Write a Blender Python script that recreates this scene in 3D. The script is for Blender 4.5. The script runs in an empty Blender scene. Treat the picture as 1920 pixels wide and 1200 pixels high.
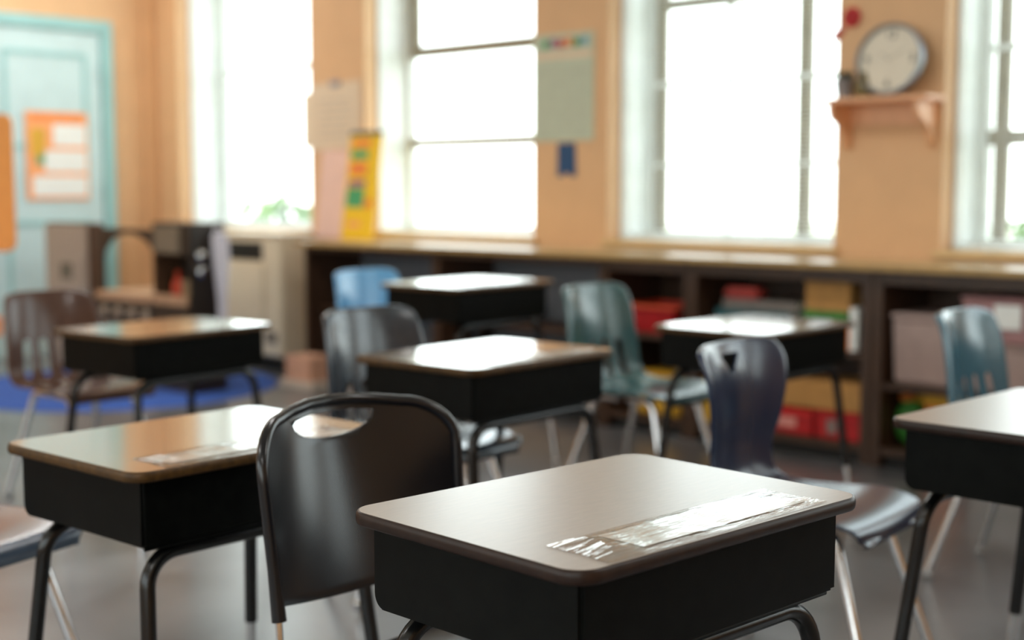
import bpy, bmesh, math, random
from mathutils import Vector, Matrix, noise
random.seed(7)
PI = math.pi
R = math.radians
COL = bpy.context.scene.collection
SC = bpy.context.scene

# ------------------------------------------------------------------ materials
MATS = {}

def mat(name, col, rough=0.5, metal=0.0, spec=0.5, var=0.08, scale=18.0, bump=0.0, coat=0.0, coatr=0.12, ior=1.5, stretch=(1, 1, 1), col2=None, trans=0.0, sub=0.0):
    """a procedural material: noise between two tones, noise in roughness, optional bump"""
    if name in MATS:
        return MATS[name]
    m = bpy.data.materials.new(name)
    m.use_nodes = True
    nt = m.node_tree
    b = nt.nodes['Principled BSDF']
    tc = nt.nodes.new('ShaderNodeTexCoord')
    mp = nt.nodes.new('ShaderNodeMapping')
    mp.inputs['Scale'].default_value = stretch
    nz = nt.nodes.new('ShaderNodeTexNoise')
    nz.inputs['Scale'].default_value = scale
    nz.inputs['Detail'].default_value = 5
    nt.links.new(tc.outputs['Object'], mp.inputs['Vector'])
    nt.links.new(mp.outputs['Vector'], nz.inputs['Vector'])
    rp = nt.nodes.new('ShaderNodeValToRGB')
    a = [max(0, c * (1 - var)) for c in col]
    c2 = col2 if col2 else [min(1, c * (1 + var)) for c in col]
    rp.color_ramp.elements[0].position = 0.35
    rp.color_ramp.elements[1].position = 0.65
    rp.color_ramp.elements[0].color = (*a, 1)
    rp.color_ramp.elements[1].color = (*c2, 1)
    nt.links.new(nz.outputs['Fac'], rp.inputs['Fac'])
    nt.links.new(rp.outputs['Color'], b.inputs['Base Color'])
    mr = nt.nodes.new('ShaderNodeMapRange')
    mr.inputs['To Min'].default_value = max(0.02, rough * 0.9)
    mr.inputs['To Max'].default_value = min(1, rough * 1.1)
    nt.links.new(nz.outputs['Fac'], mr.inputs['Value'])
    nt.links.new(mr.outputs['Result'], b.inputs['Roughness'])
    b.inputs['Metallic'].default_value = metal
    b.inputs['Specular IOR Level'].default_value = spec
    b.inputs['Coat Weight'].default_value = coat
    b.inputs['Coat Roughness'].default_value = coatr
    b.inputs['Coat IOR'].default_value = 1.6
    b.inputs['IOR'].default_value = ior
    b.inputs['Transmission Weight'].default_value = trans
    if bump:
        bp = nt.nodes.new('ShaderNodeBump')
        bp.inputs['Strength'].default_value = bump
        bp.inputs['Distance'].default_value = 0.003
        nt.links.new(nz.outputs['Fac'], bp.inputs['Height'])
        nt.links.new(bp.outputs['Normal'], b.inputs['Normal'])
    MATS[name] = m
    return m


def srgb(r, g, b):
    f = lambda c: (c / 255 / 12.92) if c / 255 <= 0.04045 else ((c / 255 + 0.055) / 1.055) ** 2.4
    return (f(r), f(g), f(b))


def clear_mat(name, rough, ior, tint=(1, 1, 1), bump=0.0, scale=30.0, stretch=(1, 1, 1), floor_fac=0.0):
    """clear sheet: see-through, with a glossy reflection that grows at a slant"""
    m = bpy.data.materials.new(name)
    m.use_nodes = True
    nt = m.node_tree
    nt.nodes.remove(nt.nodes['Principled BSDF'])
    out = nt.nodes['Material Output']
    tr = nt.nodes.new('ShaderNodeBsdfTransparent')
    tr.inputs['Color'].default_value = (*tint, 1)
    gl = nt.nodes.new('ShaderNodeBsdfGlossy')
    gl.inputs['Roughness'].default_value = rough
    fr = nt.nodes.new('ShaderNodeLayerWeight')
    fr.inputs['Blend'].default_value = 0.5
    f0 = ((ior - 1) / (ior + 1)) ** 2
    pw = nt.nodes.new('ShaderNodeMath')
    pw.operation = 'POWER'
    pw.inputs[1].default_value = 5.0
    ma = nt.nodes.new('ShaderNodeMath')
    ma.operation = 'MULTIPLY_ADD'
    ma.inputs[1].default_value = 1 - f0
    ma.inputs[2].default_value = f0
    nt.links.new(fr.outputs['Facing'], pw.inputs[0])
    nt.links.new(pw.outputs[0], ma.inputs[0])
    mx = nt.nodes.new('ShaderNodeMixShader')
    fac = ma.outputs[0]
    if bump:
        tc = nt.nodes.new('ShaderNodeTexCoord')
        mp = nt.nodes.new('ShaderNodeMapping')
        mp.inputs['Scale'].default_value = stretch
        nz = nt.nodes.new('ShaderNodeTexNoise')
        nz.inputs['Scale'].default_value = scale
        nz.inputs['Detail'].default_value = 3
        bp = nt.nodes.new('ShaderNodeBump')
        bp.inputs['Strength'].default_value = bump
        bp.inputs['Distance'].default_value = 0.004
        nt.links.new(tc.outputs['Object'], mp.inputs['Vector'])
        nt.links.new(mp.outputs['Vector'], nz.inputs['Vector'])
        nt.links.new(nz.outputs['Fac'], bp.inputs['Height'])
        nt.links.new(bp.outputs['Normal'], gl.inputs['Normal'])
        nt.links.new(bp.outputs['Normal'], fr.inputs['Normal'])
    nt.links.new(fac, mx.inputs['Fac'])
    nt.links.new(tr.outputs[0], mx.inputs[1])
    nt.links.new(gl.outputs[0], mx.inputs[2])
    nt.links.new(mx.outputs[0], out.inputs['Surface'])
    MATS[name] = m
    return m


WALL = mat('peach_wall_paint', srgb(223, 180, 136), 0.55, var=0.03, scale=6, bump=0.05)
CEIL = mat('ceiling_paint', srgb(235, 228, 215), 0.8, var=0.03, scale=4)
WHITE = mat('white_window_paint', srgb(232, 234, 230), 0.45, var=0.04, scale=12)
TAN = mat('tan_sash_paint', srgb(150, 140, 118), 0.5, var=0.08, scale=12)
SILL = mat('cream_sill_paint', srgb(222, 192, 140), 0.4, var=0.04, scale=9)
TEAL = mat('pale_teal_paint', srgb(196, 220, 222), 0.5, var=0.04, scale=6)
TEALD = mat('teal_moulding_paint', srgb(152, 198, 198), 0.5, var=0.05, scale=6)
FLOOR = mat('worn_vinyl_floor', (0.115, 0.12, 0.13), 0.36, var=0.3, scale=2.6, spec=0.6, coat=0.8, coatr=0.28, col2=(0.18, 0.186, 0.198), stretch=(1, 1, 1))
WOODTOP = mat('walnut_laminate', (0.27, 0.215, 0.175), 0.36, var=0.10, scale=22, stretch=(8, 1, 1), bump=0.02, spec=0.65, coat=0.75, coatr=0.33, ior=1.58)
WOODTOP2 = mat('light_oak_laminate', (0.27, 0.175, 0.105), 0.18, var=0.2, scale=22, stretch=(8, 1, 1), spec=0.7, coat=1.0, coatr=0.09, ior=1.6)
EDGE_D = mat('dark_brown_edge', (0.022, 0.0105, 0.007), 0.38, var=0.25, scale=40, spec=.3)
EDGE_L = mat('golden_brown_edge', (0.075, 0.036, 0.009), 0.45, var=0.3, scale=60, spec=.3)
BLACKM = mat('black_enamel', (0.0032, 0.0036, 0.0030), 0.36, var=0.3, scale=35, spec=0.10)
BLACKT = mat('black_tube_enamel', (0.004, 0.004, 0.004), 0.24, var=0.1, scale=40, spec=0.5)
CHROME = mat('chrome', (0.75, 0.75, 0.76), 0.12, metal=1.0, var=0.05, scale=30)
RUBBER = mat('grey_glide', (0.35, 0.35, 0.35), 0.3, var=0.1, scale=30)
BLACKP = mat('black_chair_plastic', (0.006, 0.0065, 0.009), 0.24, var=0.04, scale=8, spec=0.55)
NAVY = mat('navy_chair_plastic', (0.013, 0.022, 0.055), 0.24, var=0.05, scale=8, spec=0.55, coat=0.2, coatr=.15)
TEALP = mat('teal_chair_plastic', (0.035, 0.105, 0.115), 0.22, var=0.1, scale=50, spec=0.7, coat=0.25, coatr=0.14)
SLATEP = mat('slate_blue_chair_plastic', (0.022, 0.035, 0.052), 0.22, var=0.12, scale=50, spec=0.7, coat=0.25, coatr=0.14)
SKYP = mat('sky_blue_chair_plastic', (0.13, 0.40, 0.72), 0.22, var=0.06, scale=50, spec=0.7, coat=0.25, coatr=0.14)
STEELP = mat('steel_blue_chair_plastic', (0.05, 0.135, 0.185), 0.22, var=0.1, scale=50, spec=0.7, coat=0.25, coatr=0.14)
BROWNP = mat('brown_chair_plastic', (0.085, 0.042, 0.03), 0.22, var=0.12, scale=50, spec=0.4, coat=0.15, coatr=0.1)
BLUEP = mat('denim_blue_chair_plastic', (0.05, 0.085, 0.14), 0.22, var=0.1, scale=50, spec=0.7, coat=0.25, coatr=0.14)
COUNTER = mat('oak_counter_laminate', (0.58, 0.41, 0.20), 0.3, var=0.1, scale=10, stretch=(1, 9, 1), spec=0.6)
COUNTERE = mat('oak_counter_edge', (0.40, 0.25, 0.09), 0.4, var=0.12, scale=12)
DKWOOD = mat('dark_walnut_cabinet', (0.055, 0.026, 0.013), 0.45, var=0.25, scale=9, stretch=(6, 6, 1))
GREYPANEL = mat('grey_board', (0.15, 0.16, 0.18), 0.6, var=0.06)
CREAM = mat('cream_enamel', srgb(236, 225, 200), 0.4, var=0.03, scale=8)
DARK = mat('dark_grille', (0.012, 0.012, 0.010), 0.6)
PAPER = mat('white_paper', srgb(238, 240, 236), 0.7, var=0.02)
CARDM = mat('laminated_card', srgb(240, 242, 240), 0.3, var=0.02, coat=1.0, coatr=0.1)
CREAMPAPER = mat('cream_paper', srgb(226, 205, 178), 0.8, var=0.03)
GREENPAPER = mat('pale_green_paper', srgb(196, 205, 182), 0.7, var=0.04)
PINKREFL = mat('pink_reveal_reflection', srgb(238, 200, 185), 0.6, var=0.04)  # light reflected off the window reveal, put into colour
YELLOWB = mat('yellow_board', srgb(240, 196, 30), 0.5, var=0.04)
NAVYB = mat('navy_ribbon', srgb(24, 74, 118), 0.5, var=0.1)
REDM = mat('red_card', srgb(188, 30, 34), 0.5, var=0.12)
ORANGEM = mat('orange_card', srgb(238, 135, 60), 0.55, var=0.08)
PEACHM = mat('peach_poster', srgb(248, 168, 110), 0.6, var=0.05)
GREENM = mat('green_plastic', srgb(60, 130, 50), 0.5, var=0.15)
GREEN2 = mat('leaf_green_print', srgb(70, 160, 105), 0.6, var=0.1)
PURPLEM = mat('purple_print', srgb(150, 95, 130), 0.6, var=0.1)
YELLOWM = mat('yellow_plastic', srgb(215, 165, 45), 0.5, var=0.1)
KRAFT = mat('kraft_cardboard', srgb(190, 140, 78), 0.75, var=0.08)
MAUVE = mat('mauve_plastic', srgb(178, 155, 148), 0.5, var=0.05)
ROSE = mat('rose_plastic', srgb(176, 132, 132), 0.5, var=0.05)
GREYB = mat('grey_book_cloth', srgb(120, 112, 106), 0.6, var=0.1)
BLUEB = mat('deep_blue_book_cloth', srgb(40, 62, 105), 0.6, var=0.1)
TOYGREY = mat('toy_grey_laminate', srgb(168, 158, 146), 0.5, var=0.04)
TOYBROWN = mat('toy_brown_wood', srgb(92, 66, 46), 0.5, var=0.15)
TOYDARK = mat('toy_dark_board', srgb(48, 40, 34), 0.45, var=0.15)
CLOTH = mat('white_cotton', srgb(235, 232, 240), 0.8, var=0.03)
CLOCKRIM = mat('grey_blue_metal', srgb(128, 134, 142), 0.3, metal=0.5, var=0.06)
CLOCKFACE = mat('ivory_clock_face', srgb(226, 218, 200), 0.5, var=0.02)
PRINT = mat('dark_print', srgb(58, 66, 72), 0.6, var=0.1)
FAINTPRINT = mat('faint_print', srgb(176, 172, 164), 0.7, var=0.05)
OLIVE = mat('olive_glaze', srgb(112, 100, 60), 0.35, var=0.15)
POTGREY = mat('grey_tin', srgb(150, 146, 146), 0.3, metal=0.3, var=0.06)
PLANT = mat('dark_leaf', srgb(44, 62, 44), 0.6, var=0.3)
PINKW = mat('peach_painted_wood', srgb(236, 182, 140), 0.4, var=0.05)
RUG = mat('blue_rug_pile', srgb(52, 92, 175), 0.95, var=0.15, scale=120, bump=0.4)
BLIND = mat('white_blind_slat', srgb(240, 242, 240), 0.5, var=0.03)
GRASS = mat('outside_ground', srgb(176, 176, 150), 0.9, var=0.2, scale=1.5)
LEAF = mat('shrub_leaf', (0.10, 0.22, 0.03), 0.6, var=0.5, scale=5)
BARK = mat('shrub_bark', (0.12, 0.08, 0.05), 0.8)
SLOTGREY = mat('grey_slot_print', srgb(120, 122, 128), 0.6)
GLASS = clear_mat('window_glass', 0.02, 1.45, (0.96, 0.98, 0.97))
SLEEVE = clear_mat('clear_vinyl', 0.08, 2.1, (0.97, 0.96, 0.95), bump=0.9, scale=11.0, stretch=(6.0, 1.0, 1.0))


# ------------------------------------------------------------------ mesh helpers
def obj(name, bm, m, parent=None, loc=None, rot=None, smooth=None, auto=35):
    me = bpy.data.meshes.new(name)
    bmesh.ops.recalc_face_normals(bm, faces=bm.faces[:])
    bm.to_mesh(me)
    bm.free()
    if smooth is not False:
        for p in me.polygons:
            p.use_smooth = True
        me.set_sharp_from_angle(angle=R(auto))
    if m:
        me.materials.append(m)
    o = bpy.data.objects.new(name, me)
    COL.objects.link(o)
    if parent:
        o.parent = parent
    if loc:
        o.location = loc
    if rot:
        o.rotation_euler = rot
    return o


def empty(name, label, cat, loc=(0, 0, 0), rz=0.0, group=None):
    o = bpy.data.objects.new(name, None)
    o.empty_display_size = 0.05
    COL.objects.link(o)
    o.location = loc
    o.rotation_euler = (0, 0, rz)
    tag(o, label, cat, group)
    return o


def tag(o, label, cat, group=None, kind=None):
    o['label'] = label
    o['category'] = cat
    if group:
        o['group'] = group
    if kind:
        o['kind'] = kind
    return o


def struct(name, bm, m, parent=None, **k):
    o = obj(name, bm, m, parent, **k)
    if not parent:
        o['kind'] = 'structure'
    return o


def box(bm, c, d, bev=0.0, seg=2):
    r = bmesh.ops.create_cube(bm, size=1.0)
    vs = r['verts']
    for v in vs:
        v.co = Vector((v.co.x * d[0] + c[0], v.co.y * d[1] + c[1], v.co.z * d[2] + c[2]))
    if bev:
        es = list({e for v in vs for e in v.link_edges})
        bmesh.ops.bevel(bm, geom=es, offset=bev, segments=seg, affect='EDGES', clamp_overlap=True)
    return vs


def boxbm(c, d, bev=0.0, seg=2):
    bm = bmesh.new()
    box(bm, c, d, bev, seg)
    return bm


def span(x0, x1, y0, y1, z0, z1, bev=0.0, seg=2):
    return boxbm(((x0 + x1) / 2, (y0 + y1) / 2, (z0 + z1) / 2), (x1 - x0, y1 - y0, z1 - z0), bev, seg)


def fillet(pts, rad, n=7):
    pts = [Vector(p) for p in pts]
    out = [pts[0]]
    for i in range(1, len(pts) - 1):
        p, a, b = pts[i], (pts[i - 1] - pts[i]), (pts[i + 1] - pts[i])
        r = rad[i - 1] if isinstance(rad, (list, tuple)) else rad
        ua, ub = a.normalized(), b.normalized()
        ang = ua.angle(ub)
        t = min(r / math.tan(ang / 2), a.length * 0.48, b.length * 0.48)
        r = t * math.tan(ang / 2)
        cen = p + (ua + ub).normalized() * (r / math.sin(ang / 2))
        s, e = p + ua * t - cen, p + ub * t - cen
        tot = s.angle(e)
        ax = s.cross(e).normalized()
        for k in range(n + 1):
            out.append(cen + Matrix.Rotation(tot * k / n, 3, ax) @ s)
    out.append(pts[-1])
    return out


def tube(bm, pts, rad, n=14, cap=True):
    pts = [Vector(p) for p in pts]
    rads = rad if isinstance(rad, (list, tuple)) else [rad] * len(pts)
    rings = []
    t0 = (pts[1] - pts[0]).normalized()
    up = Vector((0, 0, 1)) if abs(t0.z) < 0.9 else Vector((1, 0, 0))
    nrm = (up - t0 * up.dot(t0)).normalized()
    for i, p in enumerate(pts):
        if i == 0:
            t = t0
        elif i == len(pts) - 1:
            t = (pts[i] - pts[i - 1]).normalized()
        else:
            t = ((pts[i + 1] - p).normalized() + (p - pts[i - 1]).normalized()).normalized()
        nrm = (nrm - t * nrm.dot(t)).normalized()
        bn = t.cross(nrm)
        rings.append([bm.verts.new(p + (nrm * math.cos(2 * PI * k / n) + bn * math.sin(2 * PI * k / n)) * rads[i]) for k in range(n)])
    for a, b in zip(rings, rings[1:]):
        for k in range(n):
            bm.faces.new((a[k], a[(k + 1) % n], b[(k + 1) % n], b[k]))
    if cap:
        bm.faces.new(rings[0][::-1])
        bm.faces.new(rings[-1])


def tubebm(pts, rad, n=14):
    bm = bmesh.new()
    tube(bm, pts, rad, n)
    return bm


def lathe(prof, n=32, axis='Z'):
    bm = bmesh.new()
    rings = []
    for r, z in prof:
        if r < 1e-6:
            rings.append([bm.verts.new((0, 0, z))])
        else:
            rings.append([bm.verts.new((r * math.cos(2 * PI * k / n), r * math.sin(2 * PI * k / n), z)) for k in range(n)])
    for a, b in zip(rings, rings[1:]):
        for k in range(n):
            k2 = (k + 1) % n
            if len(a) == 1 and len(b) == 1:
                continue
            if len(a) == 1:
                bm.faces.new((a[0], b[k2], b[k]))
            elif len(b) == 1:
                bm.faces.new((a[k], a[k2], b[0]))
            else:
                bm.faces.new((a[k], a[k2], b[k2], b[k]))
    if axis == 'Y':
        bmesh.ops.rotate(bm, verts=bm.verts[:], cent=(0, 0, 0), matrix=Matrix.Rotation(R(90), 3, 'X'))
    return bm


def prism(poly, h0, h1, axis='Z', bev=0.0):
    """extrude a 2D outline; axis Z: (x,y) outline, axis X: (y,z) outline, axis Y: (x,z) outline"""
    bm = bmesh.new()
    def P(a, b, h):
        return {'Z': (a, b, h), 'X': (h, a, b), 'Y': (a, h, b)}[axis]
    lo = [bm.verts.new(P(a, b, h0)) for a, b in poly]
    hi = [bm.verts.new(P(a, b, h1)) for a, b in poly]
    bm.faces.new(lo[::-1])
    bm.faces.new(hi)
    n = len(poly)
    for k in range(n):
        bm.faces.new((lo[k], lo[(k + 1) % n], hi[(k + 1) % n], hi[k]))
    if bev:
        bmesh.ops.recalc_face_normals(bm, faces=bm.faces[:])
        es = [e for e in bm.edges if e.calc_face_angle(0) > 1.2]
        bmesh.ops.bevel(bm, geom=es, offset=bev, segments=3, affect='EDGES', clamp_overlap=True)
    return bm


def rrect(w, h, r, n=6):
    out = []
    for cx, cy, a0 in ((w / 2 - r, h / 2 - r, 0), (-w / 2 + r, h / 2 - r, 90), (-w / 2 + r, -h / 2 + r, 180), (w / 2 - r, -h / 2 + r, 270)):
        for k in range(n + 1):
            a = R(a0 + 90 * k / n)
            out.append((cx + r * math.cos(a), cy + r * math.sin(a)))
    return out


def catmull(pts, per=6):
    P = [Vector(p) for p in pts]
    P = [P[0] * 2 - P[1]] + P + [P[-1] * 2 - P[-2]]
    out = []
    for i in range(1, len(P) - 2):
        for k in range(per):
            t = k / per
            a, b, c, d = P[i - 1], P[i], P[i + 1], P[i + 2]
            out.append(0.5 * ((2 * b) + (c - a) * t + (2 * a - 5 * b + 4 * c - d) * t * t + (3 * b - a - 3 * c + d) * t ** 3))
    out.append(P[-2])
    return out


def with_mods(o, cutters=(), solid=0.0, subd=0, bev=0.0):
    """apply thickness, cuts and smoothing to a mesh and bake it in"""
    if solid:
        s = o.modifiers.new('s', 'SOLIDIFY')
        s.thickness = solid
        s.offset = 0
    if subd:
        s = o.modifiers.new('d', 'SUBSURF')
        s.levels = s.render_levels = subd
    for c in cutters:
        b = o.modifiers.new('b', 'BOOLEAN')
        b.operation = 'DIFFERENCE'
        b.solver = 'EXACT'
        b.object = c
    if bev:
        b = o.modifiers.new('v', 'BEVEL')
        b.width = bev
        b.segments = 2
        b.limit_method = 'ANGLE'
        b.angle_limit = R(50)
    dg = bpy.context.evaluated_depsgraph_get()
    dg.update()
    me = bpy.data.meshes.new_from_object(o.evaluated_get(dg))
    me.name = o.name
    o.modifiers.clear()
    old = o.data
    o.data = me
    bpy.data.meshes.remove(old)
    for p in me.polygons:
        p.use_smooth = True
    me.set_sharp_from_angle(angle=R(40))
    for c in cutters:
        d = c.data
        bpy.data.objects.remove(c)
        bpy.data.meshes.remove(d)
    return o


def text(name, body, size, m, parent, loc, rot, depth=0.001):
    cu = bpy.data.curves.new(name, 'FONT')
    cu.body = body
    cu.size = size
    cu.extrude = depth
    cu.align_x = 'CENTER'
    cu.align_y = 'CENTER'
    t = bpy.data.objects.new(name, cu)
    COL.objects.link(t)
    dg = bpy.context.evaluated_depsgraph_get()
    dg.update()
    me = bpy.data.meshes.new_from_object(t.evaluated_get(dg))
    bpy.data.objects.remove(t)
    me.materials.clear()
    me.materials.append(m)
    o = bpy.data.objects.new(name, me)
    COL.objects.link(o)
    o.parent = parent
    o.location = loc
    o.rotation_euler = rot
    return o


def copy_tree(o, parent=None):
    c = o.copy()
    COL.objects.link(c)
    c.parent = parent
    for ch in list(o.children):
        copy_tree(ch, c)
    return c


# ------------------------------------------------------------------ the room
YW, YG = 5.65, 6.02          # inner face of the window wall, plane of the glazing
XL, XR, YF, ZC = -8.9, 3.4, -3.0, 3.3
SILLZ, HEADZ = 0.90, 2.85
WINS = [(-8.571, -7.066), (-6.517, -5.107), (-4.575, -3.229), (-2.704, -1.33), (-0.80, 0.60), (1.12, 2.5)]

struct('floor', span(XL - .2, XR + .2, YF - .2, YG + .1, -0.1, 0.0), FLOOR)
struct('ceiling', span(XL - .2, XR + .2, YF - .2, YG + .1, ZC, ZC + 0.1), CEIL)
struct('wall_left', span(XL - 0.2, XL, YF - .2, YG + .1, 0, ZC), WALL)
struct('wall_right', span(XR, XR + 0.2, YF - .2, YG + .1, 0, ZC), WALL)


def wall_with_openings(y0, y1, wins, z0, z1):
    bm = bmesh.new()
    xs = [XL] + [x for w in wins for x in w] + [XR]
    zs = [0, z0, z1, ZC]
    V = {}
    def v(x, y, z):
        k = (round(x, 4), round(y, 4), round(z, 4))
        if k not in V:
            V[k] = bm.verts.new(k)
        return V[k]
    def solid(i, j):
        return not (i % 2 == 1 and j == 1)
    for i in range(len(xs) - 1):
        for j in range(3):
            if not solid(i, j):
                continue
            for y in (y0, y1):
                bm.faces.new((v(xs[i], y, zs[j]), v(xs[i + 1], y, zs[j]), v(xs[i + 1], y, zs[j + 1]), v(xs[i], y, zs[j + 1])))
    for a, b in wins:
        for x in (a, b):
            bm.faces.new((v(x, y0, z0), v(x, y1, z0), v(x, y1, z1), v(x, y0, z1)))
        for z in (z0, z1):
            bm.faces.new((v(a, y0, z), v(b, y0, z), v(b, y1, z), v(a, y1, z)))
    return bm


FILL_WINS = [(-7.6, -5.6), (-4.6, -2.6), (-1.6, 0.4), (1.2, 3.0)]  # unseen openings behind the camera, added to let in fill light
struct('wall_front', wall_with_openings(YF - .2, YF, FILL_WINS, 0.95, 2.8), WALL)
struct('wall_back', wall_with_openings(YW, YG + 0.06, WINS, SILLZ - 0.03, HEADZ), WALL)
# corner pipe chase between the left wall and the first window
struct('trim_1', span(-8.9, -8.84, 5.56, 5.65, 0.0, ZC, 0.01), WALL)


def window(i, a, b, vbars, hbars, barmat=TAN):
    bm = bmesh.new()
    t = 0.045
    fr = [(a + t, SILLZ + t), (b - t, SILLZ + t), (b - t, HEADZ - t), (a + t, HEADZ - t)]
    # white jamb lining from the plaster reveal to the sash: one ring
    def ring(pts, y):
        return [bm.verts.new((x, y, z)) for x, z in pts]
    e = 0.004
    o = [(a + e, SILLZ + 0.003), (b - e, SILLZ + 0.003), (b - e, HEADZ - e), (a + e, HEADZ - e)]
    n = [(a + .016, SILLZ + 0.012), (b - .016, SILLZ + 0.012), (b - .016, HEADZ - .016), (a + .016, HEADZ - .016)]
    R_ = [ring(o, YW + 0.10), ring(n, YW + 0.10), ring(n, YG - 0.03), ring(fr, YG - 0.03), ring(fr, YG + 0.03), ring(o, YG + 0.03)]
    for k in range(len(R_)):
        A, B = R_[k], R_[(k + 1) % len(R_)]
        for q in range(4):
            bm.faces.new((A[q], A[(q + 1) % 4], B[(q + 1) % 4], B[q]))
    w = struct('window_%d' % i, bm, WHITE, smooth=False)
    for x, z0, z1, wd, m in vbars:
        obj('mullion', span(x - wd / 2, x + wd / 2, YG - 0.025, YG + 0.02, z0, z1, 0.004), m, w)
    for z, x0, x1, wd, m in hbars:
        obj('rail', span(x0, x1, YG - 0.03, YG + 0.018, z - wd / 2, z + wd / 2, 0.004), m, w)
    obj('pane', span(a + t - .005, b - t + .005, YG - 0.003, YG + 0.003, SILLZ + t - .005, HEADZ - t + .005), GLASS, w, smooth=False)
    obj('sill', span(a - 0.03, b + 0.03, YW - 0.035, YW + 0.12, SILLZ - 0.028, SILLZ + 0.002, 0.006), SILL, w)
    return w


for i, (a, b) in enumerate(WINS):
    zlo, zhi = SILLZ + .045, HEADZ - .045
    lo, hi = a + .045, b - .045
    if i == 0:
        vb = [(lo + 0.03, zlo, zhi, 0.045, WHITE)]
        hb = [(2.02, lo, hi, 0.04, WHITE)]
    elif i == 1:
        vb = [(lo + .03, 2.03, zhi, 0.065, TAN), (b - 0.17, 2.03, zhi, 0.05, TAN), (b - 0.62, 2.2, zhi, 0.03, WHITE)]
        hb = [(2.03, lo, hi, 0.072, TAN), (1.462, lo, hi, 0.06, TAN)]
    elif i == 2:
        vb = [(lo + .035, zlo, zhi, 0.06, TAN), (-3.61, zlo, zhi, 0.075, TAN), (-4.06, zlo, zhi, 0.022, WHITE)]
        hb = [(2.15, lo, hi, 0.06, TAN), (1.73, lo, hi, 0.028, WHITE), (1.30, lo, hi, 0.02, WHITE)]
    elif i == 3:
        vb = [(-2.60, zlo, zhi, 0.065, TAN)]
        hb = [(1.40, lo, hi, 0.07, TAN), (1.80, lo, hi, 0.03, WHITE)]
    else:
        vb = [((a + b) / 2, zlo, zhi, 0.036, TAN)]
        hb = [(1.40, lo, hi, 0.032, TAN), (2.03, lo, hi, 0.03, TAN)]
    window(i + 1, a, b, vb, hb)

for i, (a, b) in enumerate(FILL_WINS):  # frames and panes for the added fill windows
    bm = bmesh.new()
    o = [(a + .002, .952), (b - .002, .952), (b - .002, 2.798), (a + .002, 2.798)]
    n = [(a + .05, 1.0), (b - .05, 1.0), (b - .05, 2.75), (a + .05, 2.75)]
    Rg = [[bm.verts.new((x, y, z)) for x, z in L_] for L_, y in ((o, YF - .05), (n, YF - .05), (n, YF - .10), (o, YF - .10))]
    for k in range(4):
        for q in range(4):
            bm.faces.new((Rg[k][q], Rg[k][(q + 1) % 4], Rg[(k + 1) % 4][(q + 1) % 4], Rg[(k + 1) % 4][q]))
    w = struct('window_%d' % (i + 7), bm, WHITE, smooth=False)
    obj('mullion', span((a + b) / 2 - .03, (a + b) / 2 + .03, YF - .10, YF - .05, 1.0, 2.75, .004), TAN, w)
    obj('pane', span(a + .045, b - .045, YF - .078, YF - .072, .995, 2.755), GLASS, w, smooth=False)

# venetian blinds hanging in three of the windows, slats open
BLINDS = [(0, 'white venetian blind in the window above the cream heater cabinet'),
          (2, 'white venetian blind in the window left of the clock shelf'),
          (3, 'white venetian blind in the window right of the clock shelf')]
for wi, lab in BLINDS:
    a, b = WINS[wi]
    a, b = a + 0.03, b - 0.03
    y = YW + 0.165
    r = empty('window_blind', lab, 'blind', ((a + b) / 2, y, SILLZ), group='venetian blinds in the windows')
    hw = (b - a) / 2
    obj('headrail', span(-hw, hw, -0.02, 0.02, HEADZ - SILLZ - 0.06, HEADZ - SILLZ - 0.02, 0.004), WHITE, r)
    bm = bmesh.new()
    z = 0.05
    while z < HEADZ - SILLZ - 0.07:
        # a thin slat, slightly crowned and tilted
        for sgn, y0, y1 in ((0, -0.0115, 0.0115),):
            v = [bm.verts.new((x, yy, z + dz)) for x in (-hw, hw) for yy, dz in ((y0, -0.0012), (0.0, 0.0022), (y1, 0.0012))]
            bm.faces.new((v[0], v[1], v[4], v[3]))
            bm.faces.new((v[1], v[2], v[5], v[4]))
        z += 0.0215
    obj('slats', bm, BLIND, r, smooth=True)
    obj('bottom_rail', span(-hw, hw, -0.012, 0.012, 0.018, 0.034, 0.004), WHITE, r)
    for sx in (-hw * 0.75, hw * 0.75):
        obj('ladder_cord', tubebm([(sx, -0.0125, 0.03), (sx, -0.0125, HEADZ - SILLZ - 0.05)], 0.0012, 6), BLIND, r)

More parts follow.
